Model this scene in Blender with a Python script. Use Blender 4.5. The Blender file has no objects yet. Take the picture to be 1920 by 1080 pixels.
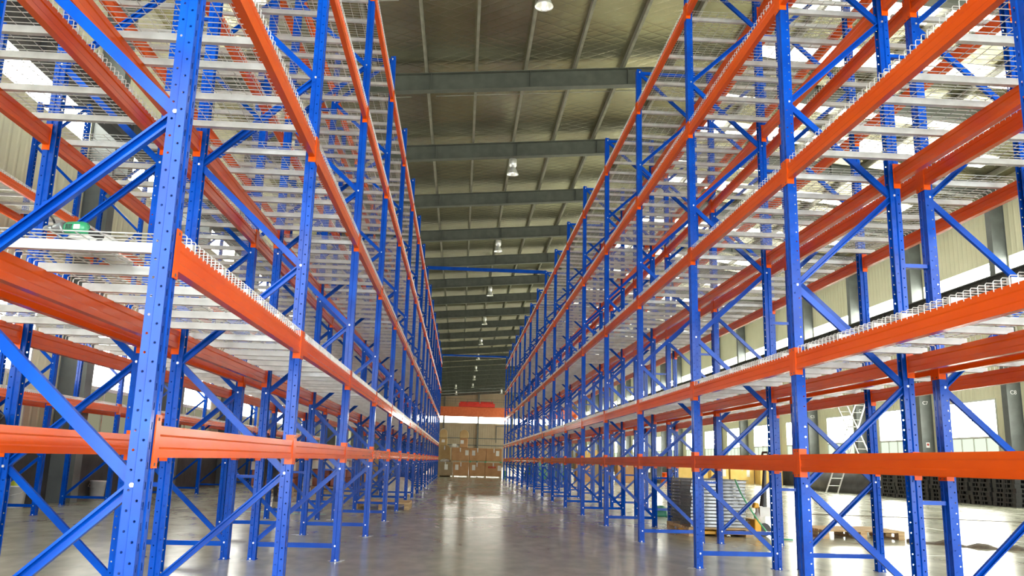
import bpy, math, random
from mathutils import Vector, Matrix
random.seed(7)
PI = math.pi
scene = bpy.context.scene
COL = scene.collection

# ------------------------------------------------------------------ camera
cam_data = bpy.data.cameras.new('camera')
cam_data.sensor_width = 36.0
cam_data.lens = 1557.59 / 1920 * 36.0
cam_data.clip_end = 400
cam = bpy.data.objects.new('camera', cam_data)
COL.objects.link(cam)
FW = Vector((0.05561117, 0.97747145, 0.20360985))
RT = Vector((0.99774329, -0.0620887, 0.02555995))
UP = Vector((-0.037626, -0.20172894, 0.97871841))
M = Matrix.Identity(4)
for i in range(3):
    M[i][0], M[i][1], M[i][2] = RT[i], UP[i], -FW[i]
M.translation = Vector((0, 0, 1.046))
cam.matrix_world = M
scene.camera = cam

# ------------------------------------------------------------------ world and exposure
world = bpy.data.worlds.new('daylight')
scene.world = world
world.use_nodes = True
bg = world.node_tree.nodes['Background']
bg.inputs[0].default_value = (0.92, 0.97, 1.0, 1)
bg.inputs[1].default_value = 6.5
WINDOW_POWER = 17.0        # right side, set stronger to brighten the right floor
WINDOW_POWER_LEFT = 6.0    # left side, set weaker to keep the left floor darker
STRIP_POWER = 9.0
STRIP_POWER_LEFT = 5.0  # left strips set weaker, like the left panes
ROOF_GLOW_POWER = 3.0  # glow of the sheets added under the right roof slope
vs = scene.view_settings
vs.view_transform = 'Standard'
vs.look = 'None'
vs.gamma = 1.0
vs.use_curve_mapping = False
vs.exposure = 0.98
cy = scene.cycles
cy.use_denoising = True
cy.max_bounces = 6
cy.diffuse_bounces = 3
cy.glossy_bounces = 3
cy.transparent_max_bounces = 12
cy.sample_clamp_indirect = 6.0
cy.caustics_reflective = False
cy.caustics_refractive = False

# daylight portal in the big loading door behind the camera (guides the sky's light, gives none of its own)
pl = bpy.data.lights.new('loading_door_portal', 'AREA')
pl.shape = 'RECTANGLE'
pl.size, pl.size_y = 18.0, 7.5
pl.cycles.is_portal = True
po = bpy.data.objects.new('loading_door_portal', pl)
po.location = (3.0, -6.9, 3.75)
po.rotation_euler = (PI / 2, 0, PI)      # faces +Y, into the hall
COL.objects.link(po)

# ------------------------------------------------------------------ materials
def new_mat(name):
    m = bpy.data.materials.new(name)
    m.use_nodes = True
    nt = m.node_tree
    return m, nt, nt.nodes['Principled BSDF']

def noise_mix(nt, bsdf, c1, c2, scale=4.0, detail=4.0, coord='Object', stretch=(1, 1, 1), lo=0.35, hi=0.65):
    tc = nt.nodes.new('ShaderNodeTexCoord')
    mp = nt.nodes.new('ShaderNodeMapping')
    mp.inputs['Scale'].default_value = stretch
    nz = nt.nodes.new('ShaderNodeTexNoise')
    nz.inputs['Scale'].default_value = scale
    nz.inputs['Detail'].default_value = detail
    cr = nt.nodes.new('ShaderNodeValToRGB')
    cr.color_ramp.elements[0].position = lo
    cr.color_ramp.elements[1].position = hi
    cr.color_ramp.elements[0].color = (*c1, 1)
    cr.color_ramp.elements[1].color = (*c2, 1)
    nt.links.new(tc.outputs[coord], mp.inputs[0])
    nt.links.new(mp.outputs[0], nz.inputs['Vector'])
    nt.links.new(nz.outputs['Fac'], cr.inputs[0])
    nt.links.new(cr.outputs[0], bsdf.inputs['Base Color'])
    return mp, nz, cr

def paint(name, c1, c2, rough=0.35, metal=0.0, scale=3.0, coat=0.0, stretch=(1, 1, 1), spec=0.5):
    m, nt, b = new_mat(name)
    noise_mix(nt, b, c1, c2, scale, stretch=stretch)
    b.inputs['Roughness'].default_value = rough
    b.inputs['Metallic'].default_value = metal
    b.inputs['Coat Weight'].default_value = coat
    b.inputs['Specular IOR Level'].default_value = spec
    b.inputs['Coat Roughness'].default_value = 0.15
    return m

def glow(name, col, power):
    m = bpy.data.materials.new(name)
    m.use_nodes = True
    nt = m.node_tree
    nt.nodes.clear()
    e = nt.nodes.new('ShaderNodeEmission')
    e.inputs[0].default_value = (*col, 1)
    e.inputs[1].default_value = power
    o = nt.nodes.new('ShaderNodeOutputMaterial')
    nt.links.new(e.outputs[0], o.inputs[0])
    return m

BLUE1, BLUE2 = (0.001, 0.047, 0.33), (0.001, 0.072, 0.46)
M_blue = paint('blue_powder_coat', BLUE1, BLUE2, 0.17, spec=0.2)
M_orange = paint('orange_powder_coat', (0.66, 0.074, 0.004), (0.76, 0.100, 0.005), 0.18, spec=0.2, stretch=(1, .3, 1))
M_zinc = paint('zinc_plated_steel', (0.62, 0.62, 0.60), (0.78, 0.78, 0.76), 0.3, 0.85, 20)
M_galv = paint('galvanised_steel_wire', (0.54, 0.54, 0.51), (0.68, 0.68, 0.65), 0.38, 0.25, 9)
M_galv_dull = paint('dull_galvanised_steel', (0.14, 0.145, 0.15), (0.32, 0.33, 0.33), 0.35, 0.7, 9)

def perforated():
    m, nt, b = new_mat('blue_perforated_steel')
    noise_mix(nt, b, BLUE1, BLUE2, 3.0)
    b.inputs['Roughness'].default_value = 0.17
    b.inputs['Specular IOR Level'].default_value = 0.2
    L = nt.links
    tc = nt.nodes.new('ShaderNodeTexCoord')
    sp = nt.nodes.new('ShaderNodeSeparateXYZ'); L.new(tc.outputs['Object'], sp.inputs[0])
    sn = nt.nodes.new('ShaderNodeSeparateXYZ'); L.new(tc.outputs['Normal'], sn.inputs[0])
    def mth(op, a, bb=None, c=None):
        n = nt.nodes.new('ShaderNodeMath'); n.operation = op
        for i, v in enumerate((a, bb, c)):
            if v is None: continue
            if isinstance(v, (int, float)): n.inputs[i].default_value = v
            else: L.new(v, n.inputs[i])
        return n.outputs[0]
    x, y, z = sp.outputs
    P = 0.075
    def rows(off):       # signed distance to the nearest row of the hole pitch
        return mth('SUBTRACT', mth('MODULO', mth('ADD', z, off), P), P / 2)
    def disc(u, uc, off, r):
        du = mth('SUBTRACT', u, uc)
        dz = rows(off)
        d2 = mth('ADD', mth('MULTIPLY', du, du), mth('MULTIPLY', dz, dz))
        return mth('LESS_THAN', d2, r * r)
    side = mth('GREATER_THAN', mth('ABSOLUTE', sn.outputs[1]), 0.8)
    h_side = mth('MULTIPLY', side, mth('MAXIMUM', disc(x, 0.018, 0.0, 0.0052), disc(x, 0.057, P / 2, 0.0052)))
    front = mth('LESS_THAN', x, 0.003)
    ya = mth('ABSOLUTE', y)
    slot_y = mth('LESS_THAN', mth('ABSOLUTE', mth('SUBTRACT', ya, 0.029)), 0.0042)
    slot_z = mth('LESS_THAN', mth('ABSOLUTE', rows(0.02)), 0.014)
    h_front = mth('MULTIPLY', front, mth('MULTIPLY', slot_y, slot_z))
    hole = mth('MAXIMUM', h_side, h_front)
    tr = nt.nodes.new('ShaderNodeBsdfTransparent')
    mx = nt.nodes.new('ShaderNodeMixShader')
    L.new(hole, mx.inputs[0]); L.new(b.outputs[0], mx.inputs[1]); L.new(tr.outputs[0], mx.inputs[2])
    L.new(mx.outputs[0], nt.nodes['Material Output'].inputs[0])
    return m
M_perf = perforated()

def floor_mat():
    m, nt, b = new_mat('polished_concrete')
    mp, nz, cr = noise_mix(nt, b, (0.28, 0.285, 0.21), (0.45, 0.455, 0.355), 0.6, 9.0, stretch=(1, .45, 1), lo=.15, hi=.85)
    L = nt.links
    n2 = nt.nodes.new('ShaderNodeTexNoise'); n2.inputs['Scale'].default_value = 1.7; n2.inputs['Detail'].default_value = 7
    L.new(mp.outputs[0], n2.inputs['Vector'])
    mr = nt.nodes.new('ShaderNodeMapRange')
    mr.inputs['From Min'].default_value = .2; mr.inputs['From Max'].default_value = .8
    mr.inputs['To Min'].default_value = 0.15; mr.inputs['To Max'].default_value = 0.27
    L.new(n2.outputs['Fac'], mr.inputs[0]); L.new(mr.outputs[0], b.inputs['Roughness'])
    n3 = nt.nodes.new('ShaderNodeTexNoise'); n3.inputs['Scale'].default_value = 2.2; n3.inputs['Detail'].default_value = 2
    mp3 = nt.nodes.new('ShaderNodeMapping'); mp3.inputs['Scale'].default_value = (.35, 2.6, 1)
    tc = nt.nodes.new('ShaderNodeTexCoord'); L.new(tc.outputs['Object'], mp3.inputs[0]); L.new(mp3.outputs[0], n3.inputs['Vector'])
    bp = nt.nodes.new('ShaderNodeBump'); bp.inputs['Strength'].default_value = 0.025; bp.inputs['Distance'].default_value = 0.01
    L.new(n3.outputs['Fac'], bp.inputs['Height']); L.new(bp.outputs[0], b.inputs['Normal'])
    nf = nt.nodes.new('ShaderNodeTexNoise'); nf.inputs['Scale'].default_value = 5.0; nf.inputs['Detail'].default_value = 6
    mpf = nt.nodes.new('ShaderNodeMapping'); mpf.inputs['Scale'].default_value = (1, .5, 1)
    L.new(tc.outputs['Object'], mpf.inputs[0]); L.new(mpf.outputs[0], nf.inputs['Vector'])
    rf = nt.nodes.new('ShaderNodeMapRange'); rf.inputs['From Min'].default_value = .3; rf.inputs['From Max'].default_value = .7
    rf.inputs['To Min'].default_value = .80; rf.inputs['To Max'].default_value = 1.12
    L.new(nf.outputs['Fac'], rf.inputs[0])
    mm = nt.nodes.new('ShaderNodeMix'); mm.data_type = 'RGBA'; mm.blend_type = 'MULTIPLY'; mm.inputs[0].default_value = 1.0
    L.new(cr.outputs[0], mm.inputs[6]); L.new(rf.outputs[0], mm.inputs[7]); L.new(mm.outputs[2], b.inputs['Base Color'])
    b.inputs['Specular IOR Level'].default_value = 0.3
    return m
M_floor = floor_mat()

def ribbed(name, c1, c2, axis=1, pitch=0.3, rough=0.5, metal=0.0, strength=0.5):
    m, nt, b = new_mat(name)
    noise_mix(nt, b, c1, c2, 0.6, 5)
    L = nt.links
    tc = nt.nodes.new('ShaderNodeTexCoord')
    sp = nt.nodes.new('ShaderNodeSeparateXYZ'); L.new(tc.outputs['Object'], sp.inputs[0])
    s = nt.nodes.new('ShaderNodeMath'); s.operation = 'MULTIPLY'; s.inputs[1].default_value = 2 * PI / pitch
    L.new(sp.outputs[axis], s.inputs[0])
    sn = nt.nodes.new('ShaderNodeMath'); sn.operation = 'SINE'; L.new(s.outputs[0], sn.inputs[0])
    pw = nt.nodes.new('ShaderNodeMath'); pw.operation = 'MAXIMUM'; pw.inputs[1].default_value = 0.2; L.new(sn.outputs[0], pw.inputs[0])
    bp = nt.nodes.new('ShaderNodeBump'); bp.inputs['Strength'].default_value = strength; bp.inputs['Distance'].default_value = 0.03
    L.new(pw.outputs[0], bp.inputs['Height']); L.new(bp.outputs[0], b.inputs['Normal'])
    b.inputs['Roughness'].default_value = rough; b.inputs['Metallic'].default_value = metal
    return m
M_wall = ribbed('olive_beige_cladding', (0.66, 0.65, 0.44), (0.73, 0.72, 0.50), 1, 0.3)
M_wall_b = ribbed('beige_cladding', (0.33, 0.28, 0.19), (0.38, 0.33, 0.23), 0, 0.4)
M_dado = paint('dark_grey_rendered_wall', (0.035, 0.035, 0.035), (0.06, 0.06, 0.06), 0.7)

def foil_mat():
    m, nt, b = new_mat('foil_roof_insulation')
    L = nt.links
    noise_mix(nt, b, (0.31, 0.28, 0.18), (0.56, 0.54, 0.365), 0.35, 5, lo=.3, hi=.7)
    tc = nt.nodes.new('ShaderNodeTexCoord')
    sp = nt.nodes.new('ShaderNodeSeparateXYZ'); L.new(tc.outputs['Object'], sp.inputs[0])
    hs = []
    for sgn in (1, -1):
        a = nt.nodes.new('ShaderNodeMath'); a.operation = 'MULTIPLY_ADD'; a.inputs[1].default_value = 0.62 * sgn
        L.new(sp.outputs[0], a.inputs[0]); L.new(sp.outputs[1], a.inputs[2])
        k = nt.nodes.new('ShaderNodeMath'); k.operation = 'MULTIPLY'; k.inputs[1].default_value = PI / 0.42; L.new(a.outputs[0], k.inputs[0])
        s = nt.nodes.new('ShaderNodeMath'); s.operation = 'SINE'; L.new(k.outputs[0], s.inputs[0])
        ab = nt.nodes.new('ShaderNodeMath'); ab.operation = 'ABSOLUTE'; L.new(s.outputs[0], ab.inputs[0])
        hs.append(ab.outputs[0])
    mn = nt.nodes.new('ShaderNodeMath'); mn.operation = 'MINIMUM'; L.new(hs[0], mn.inputs[0]); L.new(hs[1], mn.inputs[1])
    pw = nt.nodes.new('ShaderNodeMath'); pw.operation = 'POWER'; pw.inputs[1].default_value = 0.35; L.new(mn.outputs[0], pw.inputs[0])
    nz = nt.nodes.new('ShaderNodeTexNoise'); nz.inputs['Scale'].default_value = 1.6; nz.inputs['Detail'].default_value = 3
    L.new(tc.outputs['Object'], nz.inputs['Vector'])
    ad = nt.nodes.new('ShaderNodeMath'); ad.operation = 'MULTIPLY_ADD'; ad.inputs[1].default_value = 2.5
    L.new(nz.outputs['Fac'], ad.inputs[0]); L.new(pw.outputs[0], ad.inputs[2])
    bp = nt.nodes.new('ShaderNodeBump'); bp.inputs['Strength'].default_value = 0.22; bp.inputs['Distance'].default_value = 0.03
    L.new(ad.outputs[0], bp.inputs['Height']); L.new(bp.outputs[0], b.inputs['Normal'])
    b.inputs['Metallic'].default_value = 0.95
    b.inputs['Roughness'].default_value = 0.27
    return m
M_foil = foil_mat()
M_steel = paint('grey_painted_structural_steel', (0.06, 0.066, 0.05), (0.085, 0.092, 0.07), 0.5)
M_purlin = paint('galvanised_purlin', (0.19, 0.185, 0.14), (0.26, 0.25, 0.19), 0.45, 0.2)
M_col = paint('dark_grey_column_paint', (0.10, 0.112, 0.105), (0.13, 0.145, 0.138), 0.45)
M_runway = paint('dark_runway_paint', (0.035, 0.035, 0.035), (0.06, 0.06, 0.06), 0.5)
M_wframe = paint('white_window_frame', (0.60, 0.63, 0.55), (0.68, 0.70, 0.62), 0.4)
M_pane = glow('daylit_glass', (1.0, 1.0, 0.88), WINDOW_POWER)
M_strip = glow('daylit_translucent_sheet', (1.0, 1.0, 0.88), STRIP_POWER)
M_pane_left = glow('dimmed_daylit_glass', (1.0, 1.0, 0.92), WINDOW_POWER_LEFT)  # same glass as the right side, emission turned down
M_strip_left = glow('dimmed_translucent_sheet', (1.0, 1.0, 0.92), STRIP_POWER_LEFT)  # same sheet as the right side, emission turned down
M_pane_low_left = glow('tan_lower_glass', (0.34, 0.33, 0.22), 0.4)  # weak tan emission for the lower left panes
M_pane_low = glow('frosted_lower_glass', (0.52, 0.60, 0.47), 0.9)
M_white = paint('white_lettering', (0.8, 0.8, 0.8), (0.85, 0.85, 0.85), 0.6)
M_wood = paint('pallet_wood', (0.36, 0.23, 0.11), (0.55, 0.39, 0.2), 0.75, scale=5, stretch=(1, 6, 6))
M_wood_y = paint('fresh_yellow_wood', (0.55, 0.36, 0.12), (0.7, 0.5, 0.2), 0.7, scale=5, stretch=(1, 6, 6))
M_card = paint('brown_cardboard', (0.42, 0.22, 0.09), (0.52, 0.29, 0.13), 0.8, scale=2)
M_card_d = paint('dull_brown_cardboard', (0.27, 0.20, 0.11), (0.34, 0.25, 0.14), 0.8, scale=2)
M_card_y = paint('yellow_cardboard', (0.66, 0.44, 0.11), (0.74, 0.52, 0.17), 0.75, scale=2)
M_card_o = paint('tan_cardboard', (0.46, 0.30, 0.12), (0.55, 0.38, 0.17), 0.75, scale=2)
M_paper = paint('white_paper_label', (0.72, 0.70, 0.62), (0.8, 0.78, 0.7), 0.8)
M_black = paint('black_plastic', (0.012, 0.012, 0.012), (0.03, 0.03, 0.03), 0.45)
M_tarp = paint('dark_grey_tarpaulin', (0.03, 0.03, 0.03), (0.09, 0.09, 0.085), 0.5, scale=1.2)
M_green = paint('green_tarpaulin', (0.01, 0.12, 0.07), (0.02, 0.2, 0.12), 0.45, scale=1.5)
M_red = paint('red_machine_paint', (0.65, 0.02, 0.015), (0.75, 0.04, 0.02), 0.4)
M_crane = paint('orange_crane_paint', (0.62, 0.12, 0.03), (0.70, 0.16, 0.05), 0.45)
M_yellow = paint('yellow_machine_paint', (0.75, 0.36, 0.01), (0.85, 0.45, 0.02), 0.35)
M_alu = paint('aluminium', (0.6, 0.6, 0.57), (0.72, 0.72, 0.7), 0.35, 0.7, 8)
M_film = paint('clear_wrapping_film', (0.46, 0.44, 0.38), (0.62, 0.60, 0.54), 0.2, scale=6)
M_bucket = paint('white_bucket_plastic', (0.62, 0.62, 0.6), (0.74, 0.74, 0.72), 0.45)
M_rubber = paint('dark_brown_rubber', (0.05, 0.04, 0.025), (0.12, 0.09, 0.055), 0.6, scale=14)
M_drill = paint('green_tool_plastic', (0.02, 0.24, 0.10), (0.04, 0.32, 0.14), 0.35)
M_toolgrey = paint('cast_tool_metal', (0.22, 0.23, 0.22), (0.38, 0.4, 0.38), 0.35, 0.6)
M_glassbell = paint('clear_lamp_reflector', (0.72, 0.74, 0.70), (0.85, 0.86, 0.82), 0.12, 0.5, 6)
M_bulb = glow('lamp_bulb', (1.0, 0.95, 0.8), 4.0)
M_cloth_d = paint('dark_work_clothes', (0.012, 0.012, 0.016), (0.03, 0.03, 0.035), 0.85, scale=10)
M_skin = paint('skin', (0.42, 0.24, 0.16), (0.48, 0.28, 0.19), 0.55)
M_hair = paint('black_hair', (0.008, 0.007, 0.006), (0.015, 0.013, 0.012), 0.5)
M_redprint = paint('red_print', (0.4, 0.03, 0.02), (0.5, 0.05, 0.03), 0.7)
M_tape = paint('green_tape', (0.05, 0.3, 0.12), (0.07, 0.38, 0.16), 0.5)

# ------------------------------------------------------------------ mesh helpers
class MB:
    def __init__(self):
        self.v, self.f, self.m, self.cur = [], [], [], 0
    def quadmesh(self, vs_, fs_):
        o = len(self.v)
        self.v += [tuple(p) for p in vs_]
        self.f += [tuple(i + o for i in f) for f in fs_]
        self.m += [self.cur] * len(fs_)
        return self
    def box(self, x0, x1, y0, y1, z0, z1):
        p = [(x, y, z) for z in (z0, z1) for y in (y0, y1) for x in (x0, x1)]
        return self.quadmesh(p, [(0, 2, 3, 1), (4, 5, 7, 6), (0, 1, 5, 4), (2, 6, 7, 3), (0, 4, 6, 2), (1, 3, 7, 5)])
    def prism(self, prof, a, b, axis='z', closed=True, caps=True):
        """profile of 2D points swept from a to b along axis (z: (x,y); y: (x,z); x: (y,z))"""
        def P(p, t):
            return {'z': (p[0], p[1], t), 'y': (p[0], t, p[1]), 'x': (t, p[0], p[1])}[axis]
        n = len(prof)
        vs_ = [P(p, a) for p in prof] + [P(p, b) for p in prof]
        fs_ = [(i, (i + 1) % n, (i + 1) % n + n, i + n) for i in range(n if closed else n - 1)]
        if closed and caps:
            fs_ += [tuple(range(n - 1, -1, -1)), tuple(range(n, 2 * n))]
        return self.quadmesh(vs_, fs_)
    def tube(self, pts, r, sides=4, caps=True, flat=None):
        pts = [Vector(p) for p in pts]
        rings = []
        for i, p in enumerate(pts):
            d = (pts[min(i + 1, len(pts) - 1)] - pts[max(i - 1, 0)]).normalized()
            ref = Vector((0, 0, 1)) if abs(d.z) < .9 else Vector((0, 1, 0))
            if abs(d.y) < .5 and abs(d.z) > 1e-3 and abs(d.x) > 1e-3: ref = Vector((0, 1, 0))
            if flat: ref = Vector(flat)
            a = d.cross(ref).normalized(); b = d.cross(a).normalized()
            rr = r[i] if isinstance(r, (list, tuple)) else r
            rings.append([p + (a * math.cos(2 * PI * k / sides) + b * math.sin(2 * PI * k / sides)) * rr for k in range(sides)])
        vs_ = [q for ring in rings for q in ring]
        fs_ = [(i * sides + k, i * sides + (k + 1) % sides, (i + 1) * sides + (k + 1) % sides, (i + 1) * sides + k)
               for i in range(len(pts) - 1) for k in range(sides)]
        if caps:
            fs_ += [tuple(range(sides - 1, -1, -1)), tuple(range((len(pts) - 1) * sides, len(pts) * sides))]
        return self.quadmesh(vs_, fs_)
    def lathe(self, prof, sides=20, cx=0, cyy=0):
        """prof list of (r, z)"""
        vs_ = [(cx + r * math.cos(2 * PI * k / sides), cyy + r * math.sin(2 * PI * k / sides), z) for r, z in prof for k in range(sides)]
        fs_ = [(i * sides + k, i * sides + (k + 1) % sides, (i + 1) * sides + (k + 1) % sides, (i + 1) * sides + k)
               for i in range(len(prof) - 1) for k in range(sides)]
        return self.quadmesh(vs_, fs_)
    def mesh(self, name, mats, smooth=False):
        me = bpy.data.meshes.new(name)
        me.from_pydata(self.v, [], self.f)
        for mt in (mats if isinstance(mats, (list, tuple)) else [mats]):
            me.materials.append(mt)
        if any(self.m):
            me.polygons.foreach_set('material_index', self.m)
        if smooth:
            me.polygons.foreach_set('use_smooth', [True] * len(me.polygons))
        me.update()
        return me

def ob(name, me, parent=None, loc=(0, 0, 0), rot=(0, 0, 0), scale=None):
    o = bpy.data.objects.new(name, me)
    o.location = loc
    o.rotation_euler = rot
    if scale: o.scale = scale
    if parent: o.parent = parent
    COL.objects.link(o)
    return o
def part(name, mb, mats, parent, loc=(0, 0, 0), rot=(0, 0, 0), smooth=False):
    return ob(name, mb.mesh(name, mats, smooth), parent, loc, rot)
def tag(o, label, cat, group=None):
    o['label'] = label; o['category'] = cat
    if group: o['group'] = group
    return o
def thing(name, label, cat, loc=(0, 0, 0), rotz=0, group=None):
    o = ob(name, None, None, loc, (0, 0, rotz))
    return tag(o, label, cat, group)
def struct(o):
    o['kind'] = 'structure'
    return o
def bevel(o, w=0.01, seg=2):
    md = o.modifiers.new('bevel', 'BEVEL'); md.width = w; md.segments = seg
    return o

# ------------------------------------------------------------------ building shell
XL, XR, Y0, Y1 = -8.2, 20.3, -7.0, 150.0
BAY, RIDGE = 5.85, 6.2
FRAMES = [29.3 + BAY * k for k in range(-6, 21)]
def zr(x):      # underside of the rafters
    return 11.88 + 0.085 * (min(x, RIDGE) + 1.28) - max(0, x - RIDGE) * 0.085

fl = struct(part('floor', MB().box(XL - .3, XR + .3, Y0 - 6, Y1 + .3, -.2, 0), M_floor, None))
# saw-cut joints in the slab, filled pale
for k in range(14):
    part('floor_joint', MB().box(5.5, XR, -1.0 + 11.7 * k - .012, -1.0 + 11.7 * k + .012, -.01, .0015), M_wframe, fl)
for x in (8.9, 14.5):
    part('floor_joint', MB().box(x - .012, x + .012, Y0, Y1, -.01, .0014), M_wframe, fl)

TR = .78      # roof sheet above the rafter's underside
b = MB()
n = 60
for xa, xb in ((XL - .3, RIDGE), (RIDGE, XR + .3)):
    p = [(xa, zr(xa) + TR), (xb, zr(xb) + TR), (xb, zr(xb) + TR + .12), (xa, zr(xa) + TR + .12)]
    b.prism(p, Y0 - .3, Y1 + .3, 'y')
ceil = struct(part('ceiling', b, M_foil, None))

def rafter_mesh():
    b = MB()
    for xa, xb in ((XL, RIDGE), (RIDGE, XR)):
        N = 10
        for i in range(N):
            u0, u1 = xa + (xb - xa) * i / N, xa + (xb - xa) * (i + 1) / N
            for (ha, hb, w) in ((0, .02, .13), (.02, .54, .006), (.54, .56, .13)):
                vs_ = [(u, s * w, zr(u) + h) for u in (u0, u1) for s in (-1, 1) for h in (ha, hb)]
                b.quadmesh(vs_, [(0, 1, 3, 2), (4, 6, 7, 5), (0, 4, 5, 1), (2, 3, 7, 6), (1, 5, 7, 3), (0, 2, 6, 4)])
    for x in (-7.0, -4.2, -1.28, 1.72, 4.72, 7.72, 10.7, 13.7, 16.7):      # web stiffeners
        b.box(x - .008, x + .008, -.12, .12, zr(x) + .01, zr(x) + .55)
    return b.mesh('rafter', M_steel)
rm = rafter_mesh()
for y in FRAMES:
    if y > -6: ob('rafter', rm, ceil, (0, y, 0))
cpurl = [(-.04, 0), (.04, 0), (.04, .012), (-.03, .012), (-.03, .198), (.04, .198), (.04, .21), (-.04, .21)]
k = 0
x = XL + .45
xs = [-1.42 + 1.5 * i for i in range(-4, 15)]
for x in xs:
    if XL < x < XR:
        part('purlin', MB().prism([(a, c + zr(x) + .56) for a, c in cpurl], Y0, Y1, 'y'), M_purlin, ceil, (x, 0, 0))
# foil lap seams between the frames
for y in FRAMES:
    for dy in (2.0,):
        b = MB()
        for xa, xb in ((-6.5, -2.0), (-1.2, 5.8), (6.6, 14.0)):
            b.quadmesh([(xa, 0, zr(xa) + TR - .012), (xb, 0, zr(xb) + TR - .012), (xb, .05, zr(xb) + TR - .002), (xa, .05, zr(xa) + TR - .002),
                        (xa, 0, zr(xa) + TR + .01), (xb, 0, zr(xb) + TR + .01), (xb, .05, zr(xb) + TR + .01), (xa, .05, zr(xa) + TR + .01)],
                       [(0, 1, 2, 3), (4, 7, 6, 5), (0, 4, 5, 1), (2, 6, 7, 3), (0, 3, 7, 4), (1, 5, 6, 2)])
        part('foil_seam', b, M_alu, ceil, (0, y + dy, 0))

# glowing sheets added under the right-hand slope to brighten roof and floor
M_roof_glow = glow('added_roof_glow', (1.0, 1.0, 0.88), ROOF_GLOW_POWER)
for y in FRAMES[:-1]:
    for dy in (1.55, 4.3):
        if y + dy < Y0 + 1: continue
        b = MB()
        xa, xb, hw = 7.6, 19.0, .55
        vs_ = [(u, q * hw, zr(u) + TR - h) for u in (xa, xb) for q in (-1, 1) for h in (.0, .015)]
        b.quadmesh(vs_, [(0, 1, 3, 2), (4, 6, 7, 5), (0, 4, 5, 1), (2, 3, 7, 6), (1, 5, 7, 3), (0, 2, 6, 4)])
        part('added_glow_panel', b, M_roof_glow, ceil, (0, y + dy, 0))

WZ0, WZT, WZ1, WHW = 1.15, 2.40, 3.85, 1.60       # window sill, transom, head, half width
SZ0, SZ1, SHW = 7.44, 9.05, 2.72                   # translucent strip

def side_wall(name, X, s):
    """s=+1: the wall's inner face looks to +X"""
    b = MB()
    t = .2
    xa, xb = (X - t, X) if s > 0 else (X, X + t)
    top = zr(X) + TR
    def pc(ya, yb, za, zb): b.box(xa, xb, ya, yb, za, zb)
    pc(Y0, Y1, 0, WZ0)
    pc(Y0, Y1, WZ1, SZ0)
    pc(Y0, Y1, SZ1, top)
    edges = []
    for y in FRAMES[:-1]:
        c = y + BAY / 2
        edges.append(c)
    ylast = Y0
    for c in edges:
        if c + SHW < Y0 or (s > 0 and c > 48): continue
        pc(ylast, max(c - WHW, Y0), WZ0, WZ1); ylast = c + WHW
    pc(ylast, Y1, WZ0, WZ1)
    ylast = Y0
    for c in edges:
        if c + SHW < Y0 or (s > 0 and c > 48): continue
        pc(ylast, max(c - SHW, Y0), SZ0, SZ1); ylast = c + SHW
    pc(ylast, Y1, SZ0, SZ1)
    w = struct(part(name, b, M_wall, None))
    # dark lower wall, proud of the cladding
    part('dado', MB().box(min(X, X + s * .05), max(X, X + s * .05), Y0, Y1, 0, 1.12), M_dado, w)
    # columns
    cb = MB()
    cb.box(-.01, .01, -.006, .006, 0, 1)
    h = zr(X) + .5
    for i, y in enumerate(FRAMES):
        if y < Y0: continue
        c = MB()
        d = .55
        c.box(min(0, s * .02), max(0, s * .02), -.15, .15, 0, h)
        c.box(min(s * .02, s * (d - .02)), max(s * .02, s * (d - .02)), -.12, -.10, 0, h)
        c.box(min(s * .02, s * (d - .02)), max(s * .02, s * (d - .02)), .10, .12, 0, h)
        c.box(min(s * (d - .02), s * d), max(s * (d - .02), s * d), -.16, .16, 0, h)
        c.box(min(s * d, s * (d + .3)), max(s * d, s * (d + .3)), -.12, .12, 6.85, 7.19 if s < 0 else 7.57)     # runway bracket
        co = part('column', c, M_col, w, (X, y, 0))
        if s < 0 and 0 <= round((y - 29.3) / BAY) <= 4:
            num = 8 - round((y - 29.3) / BAY)
            cu = bpy.data.curves.new('column_number', 'FONT')
            cu.body = 'C%d' % num; cu.size = .21; cu.extrude = .004; cu.align_x = 'CENTER'
            cu.materials.append(M_white)
            tmp = bpy.data.objects.new('column_number', cu); COL.objects.link(tmp)
            dg = bpy.context.evaluated_depsgraph_get()
            me = bpy.data.meshes.new_from_object(tmp.evaluated_get(dg))
            bpy.data.objects.remove(tmp)
            t_ = ob('column_number', me, co, (-.28, -.126, 3.88), (PI / 2, 0, 0))
            t_['label'] = 'white painted column number C%d' % num
    return w
wl = side_wall('wall_left', XL, 1)
wr = side_wall('wall_right', XR, -1)

# window meshes (shared): local x = towards the room
def win_meshes(mp_, ml_, ms_):
    f = MB()
    for (ya, yb, za, zb) in ((-WHW, WHW, WZ1 - .06, WZ1), (-WHW, WHW, WZ0, WZ0 + .06), (-WHW, -WHW + .06, WZ0, WZ1), (WHW - .06, WHW, WZ0, WZ1), (-WHW, WHW, WZT - .04, WZT + .04)):
        f.box(-.05, .03, ya, yb, za, zb)
    f.box(-.05, .02, -.025, .025, WZT, WZ1)
    for q in (-.8, 0, .8):
        f.box(-.05, .02, q - .02, q + .02, WZ0, WZT)
    fm = f.mesh('window_frame', M_wframe)
    pu = MB().box(-.02, -.012, -WHW / 2 + .02, WHW / 2 - .02, WZT + .03, WZ1 - .04).mesh('pane', mp_)
    plw = MB().box(-.02, -.012, -.39, .39, WZ0 + .05, WZT - .03).mesh('pane', ml_)
    sm = MB().box(-.02, -.01, -SHW, SHW, SZ0, SZ1).mesh('pane', ms_)
    return fm, pu, plw, sm
wn = 0
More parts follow.
